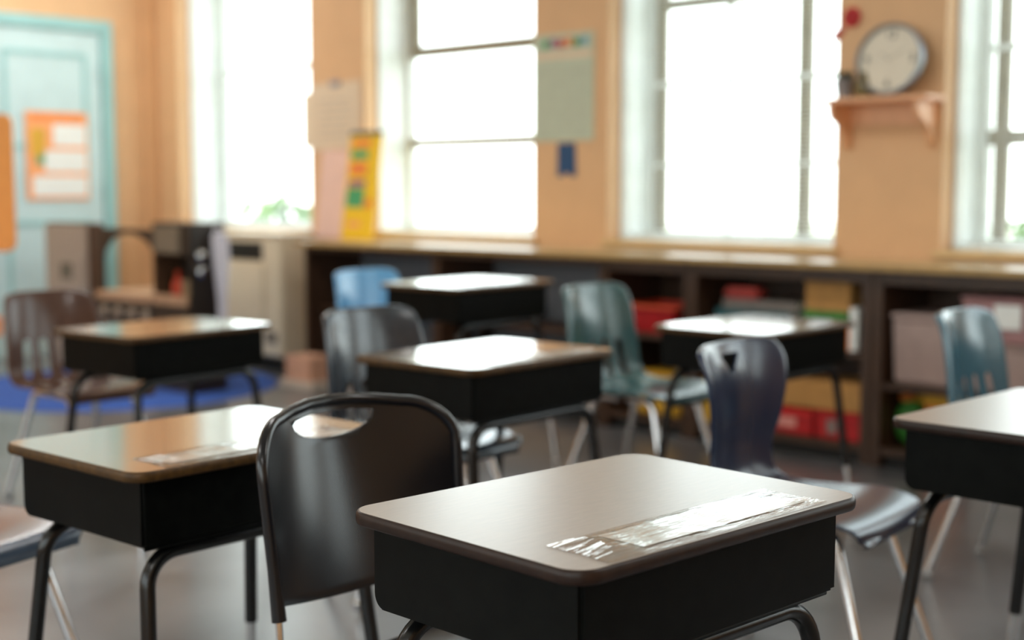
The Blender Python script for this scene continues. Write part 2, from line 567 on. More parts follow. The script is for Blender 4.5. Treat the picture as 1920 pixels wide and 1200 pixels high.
# door in the left wall
def door():
    x = XL
    bm = bmesh.new()
    y0, y1, zt = 4.27, 5.30, 2.36
    poly = [(y0, 0), (y0 + .085, 0), (y0 + .085, zt - .085), (y1 - .085, zt - .085), (y1 - .085, 0), (y1, 0), (y1, zt), (y0, zt)]
    d = struct('door_1', prism(poly, x + 0.002, x + 0.045, 'X', 0.004), TEALD)
    d.data.materials[0] = TEALD
    lf = obj('door_leaf', span(x + .004, x + .022, y0 + .09, y1 - .09, 0.01, zt - .09, 0.003), TEAL, d)
    for (a, b, c, e) in ((y0 + .2, y1 - .2, 1.45, 2.12), (y0 + .2, y1 - .2, 0.25, 0.95)):
        w = 0.03
        bm = bmesh.new()
        out = [(a, c), (b, c), (b, e), (a, e)]
        inn = [(a + w, c + w), (b - w, c + w), (b - w, e - w), (a + w, e - w)]
        Rg = [[bm.verts.new((xx, yy, zz)) for yy, zz in pts] for pts, xx in ((out, x + .022), (out, x + .030), (inn, x + .030), (inn, x + .022))]
        for k in range(3):
            for q in range(4):
                bm.faces.new((Rg[k][q], Rg[k][(q + 1) % 4], Rg[k + 1][(q + 1) % 4], Rg[k + 1][q]))
        obj('panel_moulding', bm, TEALD, lf)
    kb = lathe([(0, 0), (.024, 0), (.024, .006), (.010, .010), (.010, .035), (.026, .045), (.029, .058), (.02, .07), (0, .073)], 20)
    obj('door_knob', kb, DARK, d, loc=(x + .022, 4.44, 0.94), rot=(0, R(90), 0))
    for z in (0.35, 1.15, 2.0):
        obj('hinge', tubebm([(x + .048, y1 - .085, z - .05), (x + .048, y1 - .085, z + .05)], 0.009, 10), TEALD, d)
door()

# poster on the door
pr = empty('door_poster', 'orange wall chart with three white text boxes, taped to the teal door', 'poster', (XL + .033, 4.853, 1.40))
obj('sheet', span(-.001, .001, -.235, .235, -.305, .305), PEACHM, pr, smooth=False)
for (y0, y1, z0, z1, m, nm) in ((-.03, .22, .07, .22, PAPER, 'text_box'), (-.10, .22, -.11, .04, PAPER, 'text_box'), (-.19, .22, -.28, -.14, PAPER, 'text_box'),
                                (-.20, -.09, .0, .19, YELLOWM, 'picture_spot'), (-.16, -.10, -.06, 0.0, GREEN2, 'picture_spot'), (-.2, .2, .245, .285, ORANGEM, 'title_band')):
    obj(nm, span(.0012, .0024, y0, y1, z0, z1), m, pr, smooth=False)

# orange hanging banner at the far left, on a thin stand
pb = empty('orange_easel', 'orange rounded board on a thin dark easel, in front of the teal door', 'easel', (-6.95, 3.22, 0.0), R(43))
bm = prism(rrect(0.5, 0.71, 0.05), -0.012, 0.012, 'Y', 0.004)
obj('board', bm, mat('orange_felt', srgb(255, 172, 92), 0.7, var=0.05), pb, loc=(0.06, 0, 1.202))
obj('leg', tubebm([(-.22, .025, 1.3), (-.24, .03, 0.03)], 0.011, 10), TOYDARK, pb)
obj('leg', tubebm([(.00, .025, 1.3), (.02, .03, 0.03)], 0.011, 10), TOYDARK, pb)
for fx in (-.24, .02):
    obj('foot', span(fx - .02, fx + .02, -.16, .10, .0, .03, .004), TOYDARK, pb)
obj('ledge', span(-.26, .04, -.035, .03, .828, .845, 0.003), TOYDARK, pb)

# low orange table peeking in beside the brown chair
lt = empty('low_table', 'low orange table at the picture edge, beyond the glossy brown chair', 'table', (-6.45, 2.69, 0.0), 0)
DTEAL = mat('dark_teal_paint', srgb(40, 78, 74), 0.5)
obj('table_top', prism(rrect(.9, .62, .05), 0.49, 0.585, 'Z', 0.008), ORANGEM, lt)
for sx in (-.36, .36):
    for sy in (-.22, .22):
        obj('leg', tubebm([(sx, sy, 0.489), (sx * 1.05, sy * 1.05, 0)], 0.022, 10), DTEAL, lt)

# ------------------------------------------------------------------ pictures on the piers
ch = empty('wall_chart', 'tall pale green ruled chart with a colourful heading, on the wall between two windows', 'chart', (-4.885, YW - .004, 1.715))
obj('sheet', span(-.213, .213, -.0015, .0015, -.285, .290), GREENPAPER, ch, smooth=False)
for k, m in enumerate((GREEN2, PURPLEM, REDM, ORANGEM, GREENM, mat('sky_print', srgb(110, 165, 185), .6))):
    obj('heading_letter', span(-.15 + k * .055, -.15 + k * .055 + .045, -.003, -.0016, .215 + .004 * (k % 2), .26 + .006 * (k % 2)), mat('chart_letter_%d' % k, tuple(0.5 * c + 0.22 for c in m.node_tree.nodes['Color Ramp'].color_ramp.elements[0].color[:3]), 0.6) if False else m, ch, smooth=False)
obj('heading_band', span(-.20, .20, -.0028, -.0016, .155, .195), CREAMPAPER, ch, smooth=False)
for k in range(13):
    obj('ruled_line', span(-.19, .19, -.0028, -.0016, .11 - k * .03, .114 - k * .03), FAINTPRINT, ch, smooth=False)

rb = [(-.066, .09), (-.055, .09), (-.05, .094), (.05, .094), (.06, .085), (.066, -.07), (.07, -.085), (.03, -.088), (.018, -.07), (-.018, -.07), (-.03, -.088), (-.07, -.085), (-.066, -.06)]
o = obj('ribbon', prism([(x, z) for x, z in rb], -0.005, 0.0, 'Y', 0.001), NAVYB, loc=(-4.86, YW - .0002, 1.325))
tag(o, 'dark blue ribbon with a notched end, on the wall below the ruled chart', 'ribbon')

pp = empty('paper_notice', 'large cream paper notice with faint writing, pinned between the first two windows', 'paper', (-6.80, YW - .006, 1.63))
obj('sheet', span(-.25, .25, -.001, .001, -.21, .215), CREAMPAPER, pp, rot=(0, R(-1), 0), smooth=False)
obj('under_sheet', span(-.33, .14, .0015, .003, -.19, .16), mat('ivory_paper', srgb(232, 214, 186), .8, var=.03), pp, smooth=False)
for k in range(6):
    obj('writing_line', span(-.16, .12 + .02 * (k % 3), -.0025, -.0012, .10 - k * .045, .106 - k * .045), FAINTPRINT, pp, smooth=False)
obj('magnet', span(-.04, .05, -.012, -.001, .19, .225, 0.003), mat('grey_blue_clip', srgb(150, 155, 170), .5), pp)

fl = empty('paper_flower', 'small red paper flower stuck on the wall above the clock', 'decoration', (-3.155, YW - .012, 1.945))
bm = bmesh.new()
for k in range(6):
    a = 2 * PI * k / 6
    r = bmesh.ops.create_uvsphere(bm, u_segments=10, v_segments=6, radius=0.024)
    for v in r['verts']:
        v.co = Vector((v.co.x + .024 * math.cos(a), v.co.y * 0.35, v.co.z + .024 * math.sin(a)))
obj('petals', bm, REDM, fl)
bm = bmesh.new()
bmesh.ops.create_uvsphere(bm, u_segments=10, v_segments=6, radius=0.016)
obj('flower_centre', bm, mat('dark_red_print', srgb(150, 20, 30), .6), fl, loc=(0, -.008, 0))
o = obj('paper_leaf', prism([(0, 0), (.02, .035), (.06, .05), (.075, .03), (.05, .0), (.02, -.02)], -0.004, -0.001, 'Y'), mat('faded_red_card', srgb(190, 90, 80), .6), loc=(-3.262, YW, 1.86))
tag(o, 'small faded red paper scrap on the edge of the window beside the clock', 'decoration')

# ------------------------------------------------------------------ wall shelf with clock
ws = empty('wall_shelf', 'peach painted wall shelf on curved brackets, holding the clock', 'shelf', (-2.955, YW, 1.572))
obj('shelf_board', span(-.265, .265, -.20, -.001, -.022, 0.0, 0.006), PINKW, ws)
obj('back_rail', span(-.225, .225, -.018, -.001, -.115, -.022, 0.003), PINKW, ws)
for sx in (-.205, .205):
    poly = [(-.001, -.022), (-.175, -.022), (-.18, -.05), (-.165, -.085), (-.13, -.105), (-.09, -.12), (-.06, -.155), (-.045, -.19), (-.025, -.215), (-.001, -.225)]
    obj('bracket', prism(poly, sx - .012, sx + .012, 'X', 0.003), PINKW, ws)

ck = empty('wall_clock', 'round white clock with a grey-blue rim, leaning on the wall shelf', 'clock', (-2.915, YW - .075, 1.574 + .158), 0)
ck.rotation_euler = (R(-8), 0, 0)
rim = lathe([(.0, 0.0), (.150, 0.0), (.158, .006), (.160, .03), (.156, .045), (.148, .047), (.143, .038), (.143, .026), (.0, .026)], 56, 'Y')
obj('rim', rim, CLOCKRIM, ck)
obj('face', lathe([(0, .027), (.1425, .027), (.1425, .030), (0, .030)], 56, 'Y'), CLOCKFACE, ck)
for s_, (x, z) in (('12', (0, .108)), ('3', (.108, 0)), ('6', (0, -.108)), ('9', (-.108, 0))):
    text('numeral', s_, 0.052, PRINT, ck, (x, -.0315, z), (R(90), 0, 0))
obj('clock_hand', span(-.002, .002, -.0335, -.0325, -.01, .055), FAINTPRINT, ck, rot=(0, R(-58), 0), smooth=False)
obj('clock_hand', span(-.0015, .0015, -.0345, -.0337, -.015, .08), FAINTPRINT, ck, rot=(0, R(60), 0), smooth=False)

pt = empty('potted_plant', 'small dark plant in a grey tin on the window end of the wall shelf', 'plant', (-3.135, YW - .10, 1.572))
obj('pot', lathe([(0, 0), (.034, 0), (.044, .085), (.047, .09), (.042, .09), (.038, .075), (0, .075)], 24), POTGREY, pt)
bm = bmesh.new()
for k in range(16):
    a, b = random.random() * 2 * PI, random.random()
    p = Vector((math.cos(a) * .028 * b, math.sin(a) * .028 * b, .082))
    q = p + Vector((math.cos(a) * .02, math.sin(a) * .02, .03 + .02 * random.random()))
    tube(bm, [p, (p + q) / 2 + Vector((0, 0, .008)), q], [.004, .009, .002], 6)
obj('leaves', bm, PLANT, pt)
o = obj('ceramic_jar', lathe([(0, 0), (.030, 0), (.043, .02), (.046, .05), (.036, .085), (.026, .098), (.03, .112), (.024, .115), (.02, .1), (0, .095)], 24), OLIVE, loc=(-3.038, YW - .095, 1.572))
tag(o, 'olive glazed jar on the wall shelf between the small plant and the clock', 'jar')

# ------------------------------------------------------------------ heater cabinet under the first window
hx0, hx1, hy0 = -7.74, -6.93, 5.29
ht = empty('heater_cabinet', 'cream metal heater cabinet with a dark grille under the first window', 'heater', ((hx0 + hx1) / 2, (hy0 + YW) / 2, 0))
hw, hd = (hx1 - hx0) / 2, (YW - hy0) / 2 - .003
obj('housing', span(-hw, hw, -hd, hd, 0.10, 0.87, 0.012, 3), CREAM, ht)
obj('toe_kick', span(-hw + .02, hw - .02, -hd + .05, hd, 0.0, 0.10), DARK, ht)
obj('top_lip', span(-hw - .008, hw + .008, -hd - .01, hd, 0.872, 0.888, 0.004), CREAM, ht)
obj('front_panel', span(-hw + .04, hw - .17, -hd - .012, -hd + .001, 0.30, 0.69, 0.005), CREAM, ht)
gr = obj('grille', span(-hw + .10, hw - .19, -hd - .006, -hd + .002, 0.715, 0.83, 0.002), DARK, ht)
for k in range(5):
    obj('grille_bar', span(-hw + .105, hw - .195, -hd - .011, -hd - .006, 0.73 + k * .021, 0.735 + k * .021), mat('dark_grey_bar', (.04, .04, .035), .5), gr)
obj('lower_vent', span(hw - .17, hw - .05, -hd - .004, -hd + .002, 0.19, 0.26, 0.002), mat('vent_grey', (.20, .18, .15), .6), ht)  # flat warm grey plate

# ------------------------------------------------------------------ counter and the bookcases under it
CY0, CY1 = 5.14, YW - .002
ct = empty('counter_top', 'long oak counter running under the windows, above the dark bookcases', 'counter', (-2.0, (CY0 + CY1) / 2, .832))
cx0, cx1 = -6.60 + 2, 3.3 + 2
cd = (CY1 - CY0) / 2
obj('worktop', span(cx0, cx1, -cd + .006, cd, 0.002, 0.026), COUNTER, ct)
obj('front_edge', span(cx0, cx1, -cd, -cd + .006, 0.0, 0.0262, .002), COUNTERE, ct)

UPR = [-6.57, -5.42, -4.23, -3.72, -2.78, -1.70, -0.6, 0.6, 1.9, 3.2]
BAYS = ['dark walnut bookcase with a grey back board, next to the heater cabinet',
        'dark walnut bookcase with a grey back board, second from the heater cabinet',
        'narrow dark walnut bookcase holding the red bin',
        'dark walnut bookcase holding lying books, a tan box and two red boxes',
        'dark walnut bookcase with mauve tubs and a green toy, below the clock shelf',
        'dark walnut bookcase under the window right of the clock shelf', 'dark walnut bookcase past the right picture edge, first',
        'dark walnut bookcase past the right picture edge, second', 'dark walnut bookcase past the right picture edge, last']
for k, lab in enumerate(BAYS):
    a, b = UPR[k] + .002, UPR[k + 1] - .002
    if k > 5:
        continue
    r = empty('bookcase', lab, 'bookcase', ((a + b) / 2, 5.41, 0), group='bookcases under the counter')
    h = (b - a) / 2
    y0, y1 = -.215, .225
    th = 0.03 if k not in (3, 4) else 0.045
    obj('side_panel', span(-h, -h + th, y0, y1, 0, .83, .003), DKWOOD, r)
    obj('side_panel', span(h - th, h, y0, y1, 0, .83, .003), DKWOOD, r)
    obj('base_shelf', span(-h + th, h - th, y0 + .005, y1, 0.055, 0.085, .002), DKWOOD, r)
    obj('toe_board', span(-h + th, h - th, y0 + .05, y0 + .07, 0.0, 0.055), DARK, r)
    obj('back_panel', span(-h + th, h - th, y1 - .008, y1, 0.085, .83), GREYPANEL if k < 2 else DKWOOD, r, smooth=False)
    obj('top_rail', span(-h + th, h - th, y0 + .005, y0 + .025, .80 if k < 2 else .775, .83), DKWOOD, r)
    if k in (2, 3):
        obj('shelf', span(-h + th, h - th, y0 + .01, y1 - .008, 0.455, 0.48, .002), DKWOOD, r)
    if k in (0, 1):
        obj('shelf', span(-h + th, h - th, y0 + .08, y1 - .008, 0.43, 0.455, .002), DKWOOD, r)

BASE, MID = 0.0855, 0.4805


def thing(name, label, cat, x0, x1, y0, y1, z0, z1, m, bev=.004, group=None):
    o = obj(name, span(-(x1 - x0) / 2, (x1 - x0) / 2, -(y1 - y0) / 2, (y1 - y0) / 2, 0, z1 - z0, bev), m, loc=((x0 + x1) / 2, (y0 + y1) / 2, z0))
    return tag(o, label, cat, group)


def carton(label, x0, x1, y0, y1, z0, z1, m, m2=None, cat='box', name='storage_box'):
    r = empty(name, label, cat, ((x0 + x1) / 2, (y0 + y1) / 2, z0))
    w, d, h = (x1 - x0) / 2, (y1 - y0) / 2, z1 - z0
    obj('box_body', span(-w, w, -d, d, 0, h * .8, .004), m, r)
    obj('box_lid', span(-w - .003, w + .003, -d - .003, d + .003, h * .8 + .001, h, .004), m2 or m, r)
    return r


def book(label, x0, x1, y0, y1, z0, z1, m, lying=True, group=None, name='book'):
    """cover with spine and a page block"""
    r = empty(name, label, 'book', ((x0 + x1) / 2, (y0 + y1) / 2, z0), group=group)
    w, d, h = (x1 - x0) / 2, (y1 - y0) / 2, z1 - z0
    bm = bmesh.new()
    t = 0.003
    if lying:   # spine faces the room (-Y)
        poly = [(-d, 0), (d, 0), (d, t), (-d + t, t), (-d + t, h - t), (d, h - t), (d, h), (-d, h)]
        obj('cover', prism(poly, -w, w, 'X'), m, r, smooth=False)
        obj('pages', span(-w + .004, w - .004, -d + t, d - .005, t, h - t), PAPER, r, smooth=False)
    else:       # standing, spine faces the room
        poly = [(-w, d), (-w, -d), (w, -d), (w, d), (w - t, d), (w - t, -d + t), (-w + t, -d + t), (-w + t, d)]
        obj('cover', prism(poly, 0, h, 'Z'), m, r, smooth=False)
        obj('pages', span(-w + t, w - t, -d + t, d - .005, .004, h - .004), PAPER, r, smooth=False)
    return r


# bay 4: top shelf
carton('tan box with a green base on the upper shelf, above the red boxes', -3.145, -2.925, 5.27, 5.47, .6405, .775, KRAFT, KRAFT)
thing('storage_tin', 'green tin under the tan box on the upper shelf', 'tin', -3.15, -2.93, 5.26, 5.48, MID, .640, GREENM, .006)
book('white book standing at the right end of the upper shelf', -2.905, -2.868, 5.235, 5.42, MID, .665, PAPER, False)
book('orange book standing beside the white one on the upper shelf', -2.922, -2.907, 5.235, 5.42, MID, .60, ORANGEM, False)
zz = MID
for lab, x0, x1, hh, m in (('thick dark blue book, lowest of the lying stack on the upper shelf', -3.66, -3.20, .05, BLUEB),
                           ('dark brown book lying on the blue one in the upper shelf stack', -3.64, -3.2, .045, mat('brown_book_cloth', srgb(70, 45, 35), .6)),
                           ('teal book lying third in the upper shelf stack', -3.62, -3.22, .045, mat('teal_book_cloth', srgb(45, 95, 100), .6)),
                           ('wide grey book lying on top of the upper shelf stack', -3.58, -3.19, .045, GREYB)):
    book(lab, x0, x1, 5.27, 5.49, zz, zz + hh, m, True, 'books lying on the upper shelf')
    zz += hh + .0008
thing('red_case', 'rounded red case at the left end of the upper shelf, over the books', 'case', -3.67, -3.665 + .0, 5.3, 5.4, MID, MID + .01, REDM) if False else None
o = obj('pencil_case', boxbm((0, 0, .0), (.20, .10, .052), .02, 4), mat('coral_plastic', srgb(190, 70, 62), .5), loc=(-3.565 - .0, 5.385 - .05, 0))
o.location = (-3.49, 5.32, zz + .0265)
o.location.z = zz + .0265
tag(o, 'coral pencil case lying on the stack of books on the upper shelf', 'case')
# bay 4: bottom
carton('flat red box with a grey picture, lower shelf, beside the dark upright', -3.065, -2.845, 5.24, 5.50, BASE, .205, REDM, REDM)
carton('red box with a pale patch on its front, lower shelf, left of its twin', -3.34, -3.08, 5.24, 5.50, BASE, .195, REDM, mat('bright_red_card', srgb(222, 45, 45), .5))
for bx_ in [o_ for o_ in bpy.data.objects if o_.get('label', '').startswith(('flat red box', 'red box with a pale'))]:
    pale = bx_['label'].startswith('red box')
    obj('front_patch', span(-.05, .05, -.1335, -.1315, .03, .075) if pale else span(-.05, -.005, -.1335, -.1315, .025, .085), mat('pale_pink_print', srgb(226, 150, 140), .6) if pale else mat('grey_print', srgb(140, 130, 125), .6), bx_, smooth=False)
thing('cardboard_box', 'kraft cardboard box lying across the red boxes on the lower shelf', 'box', -3.33, -2.85, 5.25, 5.5, .2085, .335, KRAFT)
thing('toy_bin', 'yellow bin on the lower shelf beside the red boxes', 'bin', -3.66, -3.38, 5.23, 5.48, BASE, .30, YELLOWM, .012)
# bay 3
rb_ = empty('storage_bin', 'open red bin with an orange rim on the narrow bookcase shelf', 'bin', (-3.985, 5.38, MID))
bm = bmesh.new()
w0, w1, d0, d1, hh = .13, .16, .12, .15, .125
ro = [bm.verts.new((sx * w, sy * d, z)) for w, d, z in ((w0, d0, 0), (w1, d1, hh), (w1 - .006, d1 - .006, hh), (w0 - .006, d0 - .006, .006)) for sx, sy in ((-1, -1), (1, -1), (1, 1), (-1, 1))]
for k in range(3):
    for q in range(4):
        bm.faces.new((ro[k * 4 + q], ro[k * 4 + (q + 1) % 4], ro[k * 4 + 4 + (q + 1) % 4], ro[k * 4 + 4 + q]))
bm.faces.new(ro[0:4])
bm.faces.new(ro[12:16])
obj('bin_body', bm, REDM, rb_, smooth=False)
pth = [(-.163, -.153, hh), (.163, -.153, hh), (.163, .153, hh), (-.163, .153, hh), (-.163, -.153, hh)]
obj('bin_rim', tubebm(fillet(pth, .02), .009, 8), mat('orange_red_plastic', srgb(222, 84, 44), .5), rb_)
thing('toy_bin', 'yellow tub on the floor of the narrow bookcase, below the red bin', 'bin', -4.06, -3.80, 5.24, 5.5, BASE, .29, YELLOWM, .012)
# bay 5
def tub(label, x0, x1, y0, y1, z0, z1, m):
    r = empty('storage_tub', label, 'tub', ((x0 + x1) / 2, (y0 + y1) / 2, z0), group='plastic tubs in the bookcases')
    w, d, h = (x1 - x0) / 2, (y1 - y0) / 2, z1 - z0
    bm = boxbm((0, 0, h * .46), (2 * w, 2 * d, h * .92), .012, 3)
    for v in bm.verts:
        f = .93 + .07 * (v.co.z / h)
        v.co.x *= f
        v.co.y *= f
    obj('tub_body', bm, m, r)
    obj('tub_lid', span(-w - .004, w + .004, -d - .004, d + .004, h * .92 + .0005, h, .006, 3), m, r)
    return r
tub('large mauve lidded tub below the clock shelf, left of the rosy one', -2.715, -2.43, 5.24, 5.56, .36, .655, MAUVE)
tub('rosy lidded tub with a white card, upper right in the bay of tubs', -2.415, -2.04, 5.24, 5.56, .56, .742, ROSE)
tub('grey-brown lidded tub under the rosy one', -2.41, -2.05, 5.24, 5.56, .36, .555, MAUVE)
r5 = bpy.data.objects['bookcase.004'] if 'bookcase.004' in bpy.data.objects else None
obj('shelf', span(-(1.076) / 2 + .045, 1.076 / 2 - .045, -.205, .217, .333, .359, .002), DKWOOD, r5)
thing('label_card', 'white card on the front of the rosy tub', 'card', -2.27, -2.16, 5.231, 5.2345, .62, .715, PAPER, 0)
gt = empty('toy_dinosaur', 'green plush toy with an orange and yellow crest on the lowest shelf under the tubs', 'toy', (-2.655, 5.33, BASE))
bm = bmesh.new()
bmesh.ops.create_uvsphere(bm, u_segments=20, v_segments=12, radius=.075)
for v in bm.verts:
    v.co = Vector((v.co.x, v.co.y * .8, v.co.z * 1.35 + .1))
obj('toy_body', bm, GREENM, gt)
bm = bmesh.new()
bmesh.ops.create_uvsphere(bm, u_segments=14, v_segments=8, radius=.03)
for v in bm.verts:
    v.co = Vector((v.co.x * 1.3 - .02, v.co.y, v.co.z * .7 + .205))
obj('crest', bm, ORANGEM, gt)
bm = bmesh.new()
bmesh.ops.create_uvsphere(bm, u_segments=14, v_segments=8, radius=.028)
for v in bm.verts:
    v.co = Vector((v.co.x * 1.1 + .045, v.co.y, v.co.z * .8 + .208))
obj('crest', bm, YELLOWM, gt)
carton('yellow carton with an orange base on the lowest shelf beside the green toy', -2.565, -2.42, 5.26, 5.5, BASE, .325, ORANGEM, YELLOWM)
carton('small white carton on the lowest shelf far right', -2.36, -2.1, 5.26, 5.5, BASE, .25, PAPER, MAUVE)
# bays 1-2: grey boards and things
carton('small brown carton on the shelf behind the farthest desk', -5.28, -5.0, 5.33, 5.55, .4555, .56, KRAFT, KRAFT)
carton('long brown carton on the shelf of the first bookcase', -6.0, -5.6, 5.33, 5.55, .4555, .55, mat('dull_brown_card', srgb(120, 85, 60), .7), None)
thing('wooden_crate', 'low tan crate on the bookcase floor under the farthest desk', 'crate', -5.2, -4.4, 5.22, 5.5, BASE, .33, mat('tan_wood', srgb(178, 150, 118), .6), .006)
# floor box by the heater
fb = empty('magazine_tray', 'white tray of pinkish papers on the floor between heater and bookcase', 'tray', (-6.33, 5.02, 0))
bm = bmesh.new()
obj('tray', span(-.14, .17, -.11, .11, 0.0, .055, .01), mat('offwhite_plastic', srgb(205, 192, 178), .5), fb)
o = obj('paper_stack', span(-.11, .12, -.085, .085, 0, .14, .004), mat('pinkish_papers', srgb(215, 165, 138), .7, var=.1, scale=40, stretch=(1, 1, 20)), loc=(-6.325, 5.02, .0555))
tag(o, 'stack of pinkish papers in the white tray beside the heater', 'papers')

# yellow flip chart and a pink slab painting in the window reveal's reflection
yb = empty('yellow_chart_stand', 'yellow display board with colourful blocks, leaning on the counter before the second window', 'display board', (-6.44, 5.50, .8585))
yb.rotation_euler = (R(-8), 0, R(-2))
obj('board', span(-.15, .15, -.008, .008, 0, .66, .003), YELLOWB, yb)
obj('top_binding', span(-.152, .152, -.011, .011, .645, .675, .003), mat('slate_binding', srgb(70, 84, 92), .5), yb)
for (x0, x1, z0, z1, m) in ((-.12, .06, .575, .62, ORANGEM), (-.12, .04, .50, .555, GREEN2), (-.12, .04, .40, .48, ORANGEM), (-.12, .04, .33, .37, PURPLEM), (-.13, .04, .20, .32, GREEN2), (.05, .12, .2, .25, ORANGEM), (-.1, .03, .08, .11, PEACHM)):
    obj('colour_block', span(x0, x1, -.0095, -.0078, z0, z1), m, yb, smooth=False)
pk = obj('reveal_reflection', span(-.15, .15, -.006, .006, 0, .56, .003), PINKREFL, loc=(-6.72, 5.545, .8595), rot=(R(-8), 0, R(8)))
tag(pk, 'pale pink slab painting the window reveal reflection, leaning on the counter, behind the yellow display board', 'painted reflection')

# ------------------------------------------------------------------ toy kitchen
KY = 4.40
def kunit(name, label, x0, x1, depth):
    r = empty(name, label, 'toy kitchen', ((x0 + x1) / 2, KY + depth / 2, .0035), group='wooden toy kitchen units')
    return r, (x1 - x0) / 2, depth / 2
r, w, d = kunit('toy_refrigerator', 'tall grey-fronted toy refrigerator with a dark drawing, before the teal door', -8.24, -7.70, .11)
obj('carcass', span(-w, w, -d + .016, d, 0, .955, .004), TOYBROWN, r)
dr = obj('door', span(-w + .004, w - .02, -d, -d + .014, .38, .945, .003), TOYGREY, r)
obj('door_picture', span(-.08, .07, -d - .002, -d + .0005, .60, .70), mat('dark_drawing', srgb(110, 108, 96), .7, var=.5, scale=25), dr)
obj('handle', tubebm([(w - .06, -d - .002, .55), (w - .06, -d - .022, .56), (w - .06, -d - .022, .74), (w - .06, -d - .002, .75)], .006, 8), TOYGREY, dr)
obj('lower_door', span(-w + .004, w - .02, -d, -d + .014, .04, .37, .003), TOYGREY, r)

r, w, d = kunit('toy_stove', 'toy stove with four knobs and an arched opening above, between two toy cupboards', -7.60, -6.984, .38)
obj('base_cabinet', span(-w, w, -d + .012, d, 0, .50, .004), TOYGREY, r)
obj('stove_top', span(-w - .01, w + .002, -d - .015, d, .5005, .545, .004), mat('toy_tan_wood', srgb(186, 150, 118), .5, var=.1), r)
pn = obj('knob_panel', span(-w + .01, w - .01, -d, -d + .0115, .36, .485, .002), TOYDARK, r)
for k in range(4):
    kb = lathe([(0, 0), (.032, 0), (.032, .008), (.018, .012), (.015, .028), (0, .03)], 18)
    obj('knob', kb, mat('toy_pale_knob', srgb(175, 160, 140), .5), pn, loc=(-.23 + .155 * k, -d, .425), rot=(R(90), 0, 0))
obj('oven_door', span(-w + .03, w - .03, -d, -d + .0115, .05, .33, .003), TOYGREY, r)
# arch: a panel with a round-headed opening
ow, oz0, oz1 = w - .014, .546, .93
pts = []
for k in range(25):
    a = PI * k / 24
    pts.append((ow * math.cos(a), .735 + .165 * math.sin(a)))
inn = [(ow, oz0)] + pts + [(-ow, oz0)]
out = [(w, oz0), (w, .735)] + [(w * max(-1, min(1, 1.3 * math.cos(PI * k / 24))), .93) for k in range(1, 24)] + [(-w, .735), (-w, oz0)]
bm = bmesh.new()
AI, AO, BI, BO = [[bm.verts.new((x, y, z)) for x, z in L_] for L_, y in ((inn, -d + .03), (out, -d + .03), (inn, -d + .052), (out, -d + .052))]
for k in range(len(inn) - 1):
    for P_, Q_ in ((AI, AO), (AO, BO), (BO, BI), (BI, AI)):
        bm.faces.new((P_[k], P_[k + 1], Q_[k + 1], Q_[k]))
for k in (0, len(inn) - 1):
    bm.faces.new((AI[k], AO[k], BO[k], BI[k]))
bmesh.ops.remove_doubles(bm, verts=bm.verts[:], dist=1e-5)
obj('arched_panel', bm, TOYDARK, r)

r, w, d = kunit('toy_cupboard', 'dark toy cupboard with an open shelf, right end of the toy kitchen', -6.978, -6.595, .24)
obj('carcass', prism([(-d, 0), (d, 0), (d, .97), (-d, .97), (-d, .79), (d - .05, .79), (d - .05, .55), (-d, .55)], -w + .015, w - .016, 'X'), TOYDARK, r, smooth=False)
obj('side_panel', span(w - .0155, w, -d, d, 0, .975, .003), mat('toy_black_side', srgb(38, 30, 26), .4), r)
obj('side_panel', span(-w, -w + .0145, -d, d, 0, .975, .003), TOYBROWN, r)
obj('upper_door', span(-w + .03, w - .09, -d - .012, -d - .0005, .80, .955, .003), mat('toy_grey_green', srgb(122, 114, 98), .5), r)
obj('shelf_lip', span(-w + .016, w - .017, -d - .012, -d - .0005, .50, .56, .003), mat('toy_tan_wood', srgb(186, 150, 118), .5), r)
obj('lower_door', span(-w + .03, w - .03, -d - .012, -d - .0005, .04, .485, .003), TOYDARK, r)
for z in (.79, .70):
    hk = lathe([(0, 0), (.02, 0), (.02, .004), (.008, .008), (.008, .02), (.026, .026), (.031, .04), (.022, .052), (0, .055)], 18)
    obj('peg', hk, CHROME, r, loc=(w, -d + .055, z), rot=(0, R(90), 0))
cx = -6.978 + w
o = obj('toy_bottle', lathe([(0, 0), (.034, 0), (.036, .06), (.03, .085), (.012, .105), (.012, .13), (.016, .132), (.016, .145), (0, .145)], 20), mat('toy_orange_red', srgb(200, 60, 28), .4), loc=(cx - .02, KY + .06, .5505))
tag(o, 'orange-red toy bottle in the open shelf of the toy cupboard', 'toy')
o = obj('toy_box', span(-.05, .05, -.05, .05, 0, .10, .006), mat('toy_beige', srgb(140, 120, 92), .6), loc=(cx + .10, KY + .08, .5505))
tag(o, 'beige toy box beside the orange-red bottle in the toy cupboard', 'toy')
# white apron hanging on the cupboard side
ap = empty('hanging_apron', 'white cloth apron hanging at the right side of the toy cupboard', 'apron', (-6.595, KY + .175, 0))
bm = bmesh.new()
g = []
for i in range(15):
    row = []
    z = .93 - .52 * i / 14
    for j in range(13):
        u = j / 12 - .5
        wv = .055 + .010 * math.sin(i * .42) - (.018 * (i / 14) ** 3)
        row.append(bm.verts.new((.034 + .016 * math.sin(j * 1.7 + i * .25), u * 2 * wv * .9 + .02 * (i / 14), z - .03 * abs(u) * (i < 2))))
    g.append(row)
for i in range(14):
    for j in range(12):
        bm.faces.new((g[i][j], g[i][j + 1], g[i + 1][j + 1], g[i + 1][j]))
o = obj('cloth', bm, CLOTH, ap)
with_mods(o, solid=.004, subd=1)
obj('neck_loop', tubebm([(.034, -.03, .925), (.02, -.015, .945), (.003, 0, .955), (.02, .015, .945), (.034, .03, .925)], .004, 8), CLOTH, ap)

